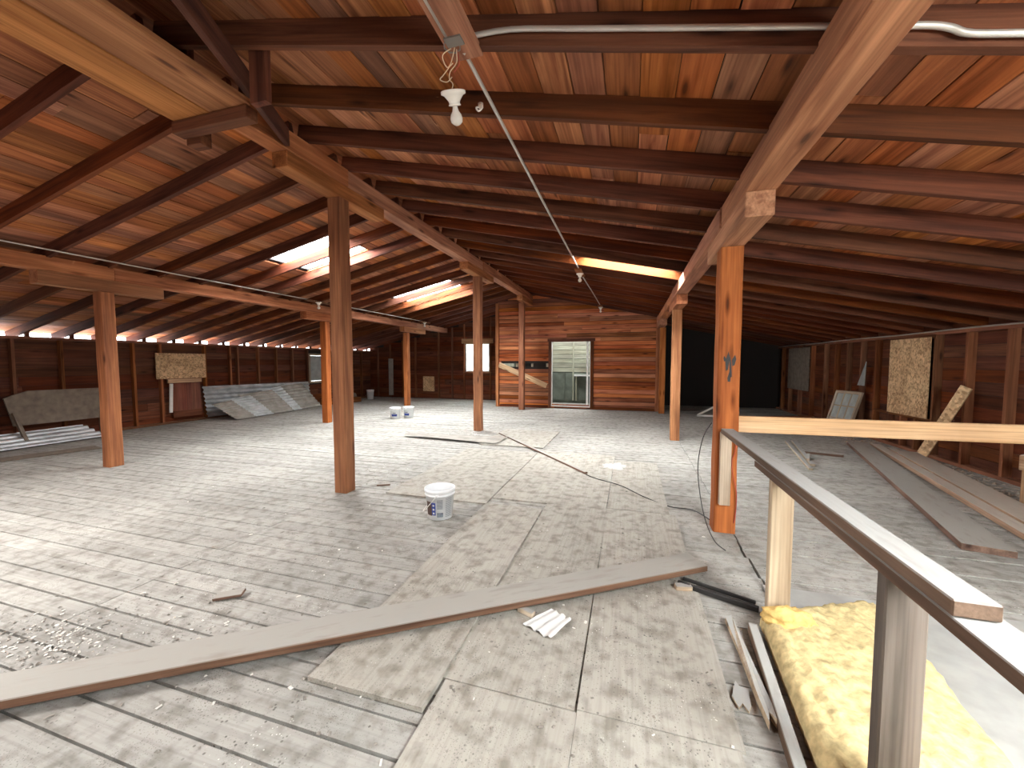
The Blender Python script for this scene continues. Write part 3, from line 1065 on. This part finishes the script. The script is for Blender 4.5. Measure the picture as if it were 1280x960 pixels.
# ================================================================== BUCKETS
def bucket(x, y, rz, lb, detail, h=.29, r0=.118, r1=.140):
    e = empty('bucket', (x, y, .0), rz)
    prof = [(r0 - .01, .0), (r0, .004), (r0 + (r1 - r0) * .78, h * .80), (r1 + .004, h * .80), (r1 + .004, h * .815), (r1 - .002, h * .83),
            (r1 + .002, h * .90), (r1 + .008, h * .91), (r1 + .008, h * .995), (r1 + .002, h), (r1 - .006, h), (r1 - .010, h * .93),
            (r0 - .006, .012), (.0001, .012)]
    lathe('bucket_body', prof, M['bucket'], e, 36)
    if detail:
        def patch(nm, a0, a1, z0, z1, mt, off=.0016):
            vs, fs = [], []
            k = 8
            for i in range(k + 1):
                a = math.radians(a0 + (a1 - a0) * i / k)
                for zz in (z0, z1):
                    rr = r0 + (r1 - r0) * .78 * (zz * h) / (h * .8) + off
                    vs.append((rr * math.cos(a), rr * math.sin(a), zz * h))
            for i in range(k):
                fs.append((2 * i, 2 * i + 2, 2 * i + 3, 2 * i + 1))
            return mesh_from(nm, vs, fs, mt, e, True)
        if detail == 1:
            patch('photo_print', -150, -118, .16, .62, M['brownprint'])
            patch('navy_print', -118, -100, .18, .60, M['navy'])
            for q in range(3):
                patch('print_mark', -113, -105, .22 + q * .13, .28 + q * .13, M['white'], .003)
            for q in range(9):
                patch('text_line', -94, -70, .40 + q * .035, .415 + q * .035, M['greyprint'])
            patch('print_block', -94, -68, .12, .27, M['greyprint'])
            for q in range(15):
                patch('text_line', -58, -28, .12 + q * .043, .132 + q * .043, M['greyprint'])
        else:
            patch('navy_print', -125, -60, .22, .42, M['navy'])
            patch('text_line', -110, -75, .50, .56, M['greyprint'])
    pts = [(r1 * 1.06 * math.cos(a) , r1 * 1.06 * math.sin(a), h * .85 - .0) for a in (math.radians(170),)]
    hp = []
    for i in range(13):
        t = math.pi * i / 12
        hp.append((-(r1 + .012) * math.sin(t) - .012, (r1 + .01) * math.cos(t), h * .84 - .19 * math.sin(t)))
    tube('handle', hp, .0035, M['white'], e, 6)
    for s in (-1, 1):
        lathe('handle_lug', [(.014, -.012), (.016, 0), (.014, .012)], M['bucket'], e, 10, (-.004, s * (r1 + .006), h * .84))
    tag(e, lb, 'bucket', 'white plastic buckets')
    return e


bucket(-1.755, 3.42, math.radians(18), 'open white bucket with a printed label, alone in the mid foreground', 1)
bucket(-5.97, 9.13, .4, 'left one of two white buckets side by side on the floor', 2)
bucket(-5.72, 9.38, .1, 'right one of two white buckets side by side, with a blue print', 2)
bucket(-9.95, 13.5, 1.0, 'white bucket standing in the dark far left corner', 0, h=.38)

# ================================================================== LEFT WALL THINGS
o = blk('strand_board', WL + .125, WL + .14, 6.47, 7.60, 1.09, 1.70, M['osb2'])
tag(o, 'tan strand board panel high on the left wall', 'board')
o = blk('ledge_board', WL + .12, WL + .16, 6.70, 7.47, .985, 1.075, M['pine'])
tag(o, 'narrow pale board just under the tan panel on the left wall', 'board')
dp = empty('wall_hatch', (WL + .12, 7.13, .2))
tag(dp, 'reddish brown hatch below the tan panel on the left wall', 'hatch')
for i in range(6):
    y0 = 6.80 + i * .11
    blk('hatch_board', WL + .10, WL + .12, y0, y0 + .108, .22, .97, M['brownpanel'], dp)
blk('hatch_rail', WL + .12, WL + .14, 6.80, 7.46, .14, .30, M['sheath'], dp)
o = bar('white_strip', (WL + .16, 6.76, .97), (WL + .20, 6.70, .28), .03, .07, M['white'], None, .003, up=(0, 1, 0))
tag(o, 'bent white strip hanging beside the reddish hatch', 'strip')

# grey panel propped on legs
gp = empty('propped_fibreboard', (WL + .35, 4.9, 0))
poly = [(4.12, .36), (5.62, .36), (5.62, .965), (4.32, .975), (4.10, .90), (4.02, .86)]
n = len(poly)
mesh_from('panel', [(WL + .30 + .02 * (p[1]) - gp.location.x, p[0] - 4.9, p[1]) for p in poly] + [(WL + .33 + .02 * (p[1]) - gp.location.x, p[0] - 4.9, p[1]) for p in poly],
          [tuple(range(n - 1, -1, -1)), tuple(range(n, 2 * n))] + [(i, (i + 1) % n, n + (i + 1) % n, n + i) for i in range(n)], M['greypanel'], gp)
bar('leg', (WL + .36, 4.12, .60), (WL + .55, 4.20, .0), .05, .05, M['greypanel'], gp, .003, up=(0, 1, 0))
bar('leg', (WL + .28, 5.35, .40), (WL + .28, 5.35, .0), .05, .05, M['greypanel'], gp, .003, up=(0, 1, 0))
tag(gp, 'large grey-brown panel with cut corner propped on legs at the left wall', 'panel')


def corrugated(name, c00, c10, c01, c11, lb, mat, n=15, amp=.012, along='u', th=.0015, cat='metal sheet', group='corrugated sheets'):
    """sheet between four corners with waves across; ribs run along the u direction"""
    c00, c10, c01, c11 = map(V, (c00, c10, c01, c11))
    nrm = (c10 - c00).cross(c01 - c00).normalized()
    m = n * 6
    vs, fs = [], []
    org = c00.copy()
    for off in (0, .003):
        for j in range(m + 1):
            t = j / m
            d = nrm * (amp * math.sin(2 * math.pi * n * t) + off)
            for i in range(5):
                s = i / 4
                p = c00.lerp(c10, s).lerp(c01.lerp(c11, s), t) + d
                vs.append(p - org)
    N2 = 5 * (m + 1)
    for j in range(m):
        for i in range(4):
            a = j * 5 + i
            fs.append((a, a + 1, a + 6, a + 5))
            fs.append((N2 + a, N2 + a + 5, N2 + a + 6, N2 + a + 1))
    o = mesh_from(name, vs, fs, mat, None, True)
    o.location = org
    tag(o, lb, cat, group)
    return o


Z = .02
corrugated('corrugated_sheet', (WL + .20, 7.55, .06), (WL + .22, 11.0, .03), (WL + .14, 7.50, .86), (WL + .14, 11.02, .82),
           'long silver corrugated sheet upright against the left wall behind the others', M['galv'], 7, .024)
lean = [(7.62, 8.25, .42, 'galvd', 'dull corrugated sheet at the near end of the leaning pile'),
        (8.02, 8.85, .50, 'galv', 'shiny narrow corrugated sheet second from the near end of the pile'),
        (8.42, 9.62, .60, 'galvd', 'broad ribbed sheet in the middle of the leaning pile'),
        (9.20, 9.98, .68, 'galv', 'bright ribbed sheet right of the middle of the pile'),
        (9.62, 10.85, .74, 'galvd', 'dull grey sheet at the far end of the leaning pile')]
for k, (a, b_, h, mt, lb) in enumerate(lean):
    xb = WL + 1.08 - .055 * k
    xt = WL + .60 - .062 * k
    corrugated('corrugated_sheet', (xb, a + .02, Z), (xb, b_ - .05, Z), (xt, a - .25, h), (xt, b_ - .35, h + .06), lb, M[mt], 9, .014)
corrugated('corrugated_sheet', (WL + .75, 3.35, .02), (WL + .72, 5.20, .02), (WL + .30, 3.25, .22), (WL + .30, 5.05, .25),
           'silver corrugated sheet low on the floor under the grey panel', M['galv'], 4, .026)
corrugated('metal_sheet', (-4.30, 6.86, .05), (-2.30, 6.66, .03), (-4.32, 6.98, .055), (-2.27, 7.28, .045),
           'flat grey metal sheet with a lifted dark edge before the middle ridge post', M['galvd'], 2, .006)
o = corrugated('flashing', (-.56, 2.08, .03), (-.43, 2.25, .035), (-.39, 2.01, .025), (-.30, 2.19, .03),
               'crumpled white metal flashing lying below the slanting plank', M['white'], 3, .009, cat='flashing', group='flashing')
for v in o.data.vertices:
    t = v.co.x * 40 + v.co.y * 17
    v.co.z += 0.006 * noise.noise(v.co * 30) + .003 * noise.noise(v.co * 90)
    v.co.x += .014 * noise.noise(v.co * 60 + V((5, 0, 0)))
    v.co.y += .012 * noise.noise(v.co * 55 + V((0, 7, 0)))

# far left corner odds and ends
o = bar('leaning_slab', (-10.15, 12.7, .0), (-10.45, 12.9, .33), .55, .03, M['greypanel'], None, .003, up=(1, 0, 1))
tag(o, 'grey slab leaning in the dark far left corner', 'slab')
o = blk('far_strip', -9.72, -9.52, WB - .17, WB - .13, .10, 1.62, M['drywall'])
tag(o, 'tall pale strip standing at the far wall left of the far post', 'strip')
o = blk('vent_panel', -8.12, -7.62, WB - .16, WB - .12, .30, .90, M['osb2'], None, .01)
tag(o, 'small square tan panel low on the far wall', 'panel')
o = bar('low_box', (-10.2, 11.2, .09), (-9.8, 12.6, .09), .30, .18, M['stud'], None, .004)
tag(o, 'low wooden box on the floor under the left wall window', 'box')

# ================================================================== RIGHT WALL THINGS
o = blk('strand_board', WR - .15, WR - .135, 7.80, 8.80, .60, 1.88, M['osb2'])
tag(o, 'tall tan strand board panel covering the window on the right wall', 'board')
o = blk('grey_board', WR - .15, WR - .135, 12.18, 13.6, .72, 1.88, M['greypanel'])
tag(o, 'dull grey panel far along the right wall', 'board')
sh = sash('window_sash', '', .62, .92, M['oldpale'], 3, 3, M['oldglass'], stile=.05)
sh.location = (4.12, 9.85, .0)
sh.rotation_euler = (math.radians(-17), 0, math.radians(-72))
tag(sh, 'old many-paned window sash leaning on the right wall studs', 'window sash')
o = mesh_from('torn_sheet', [(WR - .16, 9.55, 1.02), (WR - .16, 9.80, 1.02), (WR - .16, 9.52, 1.50), (WR - .15, 9.55, 1.02), (WR - .15, 9.80, 1.02), (WR - .15, 9.52, 1.50)],
              [(0, 1, 2), (5, 4, 3), (0, 3, 4, 1), (1, 4, 5, 2), (2, 5, 3, 0)], M['oldglass'])
tag(o, 'pointed grey scrap on the wall above the leaning sash', 'scrap')
st = empty('sawhorse', (4.1, 5.35, 0))
tag(st, 'low wooden sawhorse at the right edge of the picture', 'sawhorse')
bar('top_bar', (4.04, 5.62, .42), (4.40, 5.20, .42), .10, .16, M['dustpine'], st, .004)
for (dx, dy) in ((.0, .0), (.36, -.36)):
    for s in (-1, 1):
        bar('leg', (4.07 + dx * .8, 5.58 + dy, .36), (4.07 + dx * .8 + s * .06, 5.58 + dy + s * .08, .0), .05, .06, M['dustpine'], st, .003, up=(0, 1, 0))
fr = empty('floor_frame', (3.6, 11.2, 0))
tag(fr, 'dark framed sash lying propped low on the far right floor', 'frame')
bar('frame_bar', (2.75, 10.6, .18), (4.1, 10.9, .20), .05, .05, M['stud'], fr, .003)
bar('frame_bar', (2.62, 9.9, .03), (2.75, 10.6, .18), .05, .05, M['oldpale'], fr, .003)
bar('frame_bar', (2.72, 9.88, .03), (2.85, 10.58, .18), .04, .04, M['stud'], fr, .003)
bar('frame_bar', (4.0, 10.1, .03), (4.1, 10.9, .20), .05, .05, M['stud'], fr, .003)
o = tube('conduit', [(WR - .135, y_, 1.962 + .006 * math.sin(y_ * 2)) for y_ in [2 + i * .5 for i in range(26)]], .011, M['conduit'])
tag(o, 'thin pale conduit along the top of the right wall', 'conduit')


# ================================================================== ELECTRICS
def lampholder(x, y, z, lb, big=True):
    """porcelain lampholder, plate upwards, with a bare bulb"""
    e = empty('lamp', (x, y, z))
    lathe('holder', [(.060, .0), (.066, -.003), (.066, -.016), (.052, -.022), (.040, -.036), (.031, -.048), (.029, -.060), (.033, -.062), (.033, -.067), (.020, -.069)],
          M['porcelain'], e, 24)
    lathe('bulb', [(.012, -.064), (.014, -.078), (.018, -.092), (.029, -.108), (.034, -.126), (.031, -.143), (.019, -.154), (.008, -.159), (.0005, -.160)], M['bulb'], e, 20)
    tag(e, lb, 'lamp', 'bare bulb lamps')
    return e


lp = lampholder(-.935, 2.02, 2.945, 'bare bulb in a white porcelain holder dangling from wires, nearest')
lp.rotation_euler = (math.radians(26), math.radians(-8), math.radians(22))
lampholder(-.935, 7.5, 3.13, 'bare bulb lamp on the conduit below the yellow-lit skylight')
lampholder(-.90, 12.2, 3.12, 'bare bulb lamp at the far end before the partition')
lampholder(-6.77, 7.4, 2.84, 'bare bulb lamp on the left conduit beside the near ridge post')
lampholder(-6.77, 12.2, 2.84, 'bare bulb lamp on the left conduit in the far distance')
for q, (xx, yy) in enumerate(((-.935, 7.5), (-6.77, 7.4), (-6.77, 12.2), (-.9, 12.2))):
    o = blk('mounting_board', xx - .06, xx + .06, yy - .35, yy + .30, rb(xx) - .045, rb(xx) - .022, M['stud'])
    tag(o, ('small mounting board above the bulb by the yellow-lit skylight', 'small mounting board above the left conduit bulb by the near ridge post',
            'small mounting board above the distant left conduit bulb', 'small mounting board above the bulb before the partition')[q], 'board', 'mounting boards')
o = bar('mounting_board', (-.865, .6, rb(-.865) - .018), (-.865, 2.07, rb(-.865) - .018), .17, .03, M['beam'], None, .003)
tag(o, 'pale backing board behind the wired junction box at the top', 'board', 'mounting boards')
jb = empty('junction_box', (-.91, 1.96, 3.13))
tag(jb, 'open steel junction box with loose wires at the top of the picture', 'junction box')
lathe('box_body', [(.030, .03), (.046, .03), (.046, -.012), (.041, -.012), (.041, .022), (.0005, .022)], M['box'], jb, 8)
blk('box_plate', -.93, -.84, 1.90, 1.96, 3.115, 3.16, M['box'], jb)
wires = [([(-.92, 1.97, 3.12), (-.96, 1.95, 3.08), (-.95, 1.98, 3.04), (-.92, 1.99, 3.06)], 'copper'),
         ([(-.90, 1.97, 3.12), (-.93, 1.98, 3.05), (-.98, 2.0, 3.02), (-1.0, 2.0, 3.0), (-.96, 2.0, 2.98), (-.93, 2.0, 3.0)], 'copper'),
         ([(-.89, 1.97, 3.11), (-.90, 1.99, 3.06), (-.94, 2.0, 3.03), (-.95, 2.01, 3.0), (-.93, 2.01, 2.97), (-.945, 2.02, 2.945)], 'copper'),
         ([(-.89, 1.98, 3.11), (-.885, 1.99, 3.05), (-.92, 2.0, 3.02)], 'redwire')]
for pts, mt in wires:
    tube('wire', [V(p) - jb.location for p in smooth_path(pts, 5)], .0028, M[mt], jb, 5)
cz = rb(-.93) - .014
o = tube('conduit', smooth_path([(-.87, 2.02, 3.13), (-.885, 2.35, cz), (-.90, 4.5, cz - .01), (-.92, 7.0, cz), (-.935, 7.5, cz - .005), (-.91, 10, cz), (-.90, 12.4, cz)], 5), .0115, M['conduit'])
tag(o, 'straight grey conduit running away under the rafters from the junction box', 'conduit')
o = tube('conduit', [(-.915, .5, cz - .025), (-.915, 1.93, cz - .025)], .0115, M['conduit'])
tag(o, 'short conduit coming from above the camera into the junction box', 'conduit')
cp = [(-.84, 1.975, 3.16)]
for xx in (-.6, -.2, .2, .6, .95, 1.08):
    cp.append((xx, 1.985, rb(xx) + .055))
cp += [(1.14, 1.985, rb(1.14) + .045), (1.2, 1.985, rb(1.2) + .025)]
for xx in (1.4, 2.0, 2.6):
    cp.append((xx, 1.985, rb(xx) + .025))
o = tube('conduit', smooth_path(cp, 4), .0125, M['conduit'])
tag(o, 'pale conduit running right from the junction box along a rafter', 'conduit')
o = tube('conduit', [(-6.77, 1.0, rb(-6.77) - .014), (-6.77, 5, rb(-6.77) - .02), (-6.77, 12.3, rb(-6.77) - .014)], .010, M['conduit'])
tag(o, 'thin conduit under the left rafters above the left posts', 'conduit')
e = empty('wire_hook', (-.985, 2.53, 3.17))
tag(e, 'tiny white hook on a rafter beside the nearest bulb', 'hook')
tube('hook_loop', smooth_path([(0, .05, .03), (-.02, .0, .0), (0, -.01, -.03), (.02, 0, -.01), (.015, 0, .02)], 5), .006, M['porcelain'], e, 6)
lathe('hook_base', [(.018, .02), (.018, -.005), (.008, -.012)], M['porcelain'], e, 10, (0, .03, .02))

# cables
o = tube('cable', smooth_path([(-.55, 5.22, .016), (-.40, 5.05, .02), (-.1, 4.85, .02), (.15, 4.52, .02), (.40, 4.32, .006), (.62, 4.28, .006), (.74, 4.05, .006)], 6), .005, M['cable'])
tag(o, 'black cable trailing over the plywood to the near right post', 'cable')
o = tube('cable', smooth_path([(.705, 3.92, .95), (.64, 3.95, .80), (.60, 3.92, .55), (.615, 3.86, .3), (.64, 3.7, .12), (.68, 3.52, .03), (.74, 3.42, .006)], 6), .004, M['cable'])
tag(o, 'thin black wire drooping down the left of the near right post', 'cable')
o = tube('cable', smooth_path([(.875, 3.77, .86), (.865, 3.77, .72), (.845, 3.775, .65), (.855, 3.77, .52), (.885, 3.77, .38), (.885, 3.775, .2), (.875, 3.785, .1)], 6), .004, M['redwire'])
tag(o, 'thin reddish wire running down the front of the near right post', 'cable')


# ================================================================== SMALL LITTER
def litter(name, mat, spots, lb, seed, smin, smax):
    rnd = random.Random(seed)
    vs, fs = [], []
    for (cx_, cy_, sx, sy, cnt) in spots:
        for _ in range(cnt):
            x, y_ = min(rnd.gauss(cx_, sx), WR - .16), rnd.gauss(cy_, sy)
            s, a = rnd.uniform(smin, smax), rnd.uniform(0, 6.28)
            l, wd, h = s * rnd.uniform(.7, 1.7), s * rnd.uniform(.5, 1.0), s * rnd.uniform(.15, .5)
            ca, sa = math.cos(a), math.sin(a)
            zz = .016 if -1.43 < x < .43 and y_ > 1.4 else .001
            b0 = len(vs)
            for (u, v_) in ((-1, -1), (1, -.8), (.8, 1), (-.9, .7)):
                vs.append((x + (u * l * ca - v_ * wd * sa) / 2, y_ + (u * l * sa + v_ * wd * ca) / 2, zz))
            vs.append((x + rnd.uniform(-.2, .2) * s, y_, zz + h))
            fs += [(b0, b0 + 1, b0 + 4), (b0 + 1, b0 + 2, b0 + 4), (b0 + 2, b0 + 3, b0 + 4), (b0 + 3, b0, b0 + 4)]
    o = mesh_from(name, vs, fs, mat)
    o['kind'] = 'stuff'
    tag(o, lb, 'debris')


litter('grit', M['chips'], [(-2.95, 1.25, .22, .10, 150), (-2.3, 1.5, .5, .3, 110), (-3.35, 4.45, .35, .35, 160), (-1, 2.4, .9, .9, 170), (-3.5, 2.6, 1.6, 1.0, 130),
                            (.3, 2.6, .5, .8, 90), (-3.1, 7.6, .5, .4, 140), (1.6, 3.2, .6, .5, 60), (-1.0, 1.4, .8, .25, 60)],
       'dark grit and splinters scattered over the near floor', 3, .006, .022)
litter('paint_chips', M['palechips'], [(-2.9, 1.26, .2, .09, 160), (-2.4, 1.45, .4, .2, 40), (-1, 2.2, 1.0, .8, 60), (-3.3, 7.3, .5, .4, 60), (-4, 3, 1.5, 1.2, 40)],
       'pale flakes scattered on the floor, thickest at the lower left', 5, .006, .02)
litter('wood_shavings', M['dustpine'], [(4.15, 6.8, .16, 1.1, 500), (4.1, 9.2, .18, 1.0, 300)], 'heap of dusty shavings along the foot of the right wall', 9, .015, .05)

# lifted splinter of floor plank, plaster spill
o = bar('floor_offcut', (-2.50, 1.79, .012), (-2.36, 1.87, .022), .075, .018, M['dusty'], None, .002)
tag(o, 'small lifted wood offcut on the floor left of the slanting plank', 'offcut')
o = bar('floor_offcut', (-.62, 2.21, .03), (-.52, 2.17, .03), .035, .03, M['oldpale'], None, .003)
tag(o, 'small wood chunk touching the crumpled white flashing', 'offcut')
o = bar('floor_offcut', (.30, 2.72, .03), (.40, 2.74, .03), .05, .03, M['oldpale'], None, .003)
tag(o, 'small pale chunk under the far end of the slanting plank', 'offcut')
o = bar('floor_offcut', (-2.92, 4.05, .012), (-2.78, 4.12, .012), .03, .015, M['dusty'], None, .002)
tag(o, 'small dark offcut on the floor between the ridge post and bucket', 'offcut')
rnd = random.Random(11)
vs, fs = [(-.25, 5.78, .02)], []
for i in range(40):
    a = 2 * math.pi * i / 40
    r = .15 + .10 * noise.noise((math.cos(a) * 2, math.sin(a) * 2, 4)) + .05 * noise.noise((math.cos(a) * 7, math.sin(a) * 7, 9))
    vs.append((-.25 + r * 1.35 * math.cos(a), 5.78 + r * 1.5 * math.sin(a), .0135))
for i in range(40):
    fs.append((0, 1 + i, 1 + (i + 1) % 40))
o = mesh_from('plaster_spill', vs, fs, M['plaster'], None, True)
tag(o, 'white plaster spilled on the plywood at the end of the thin lath', 'spill')
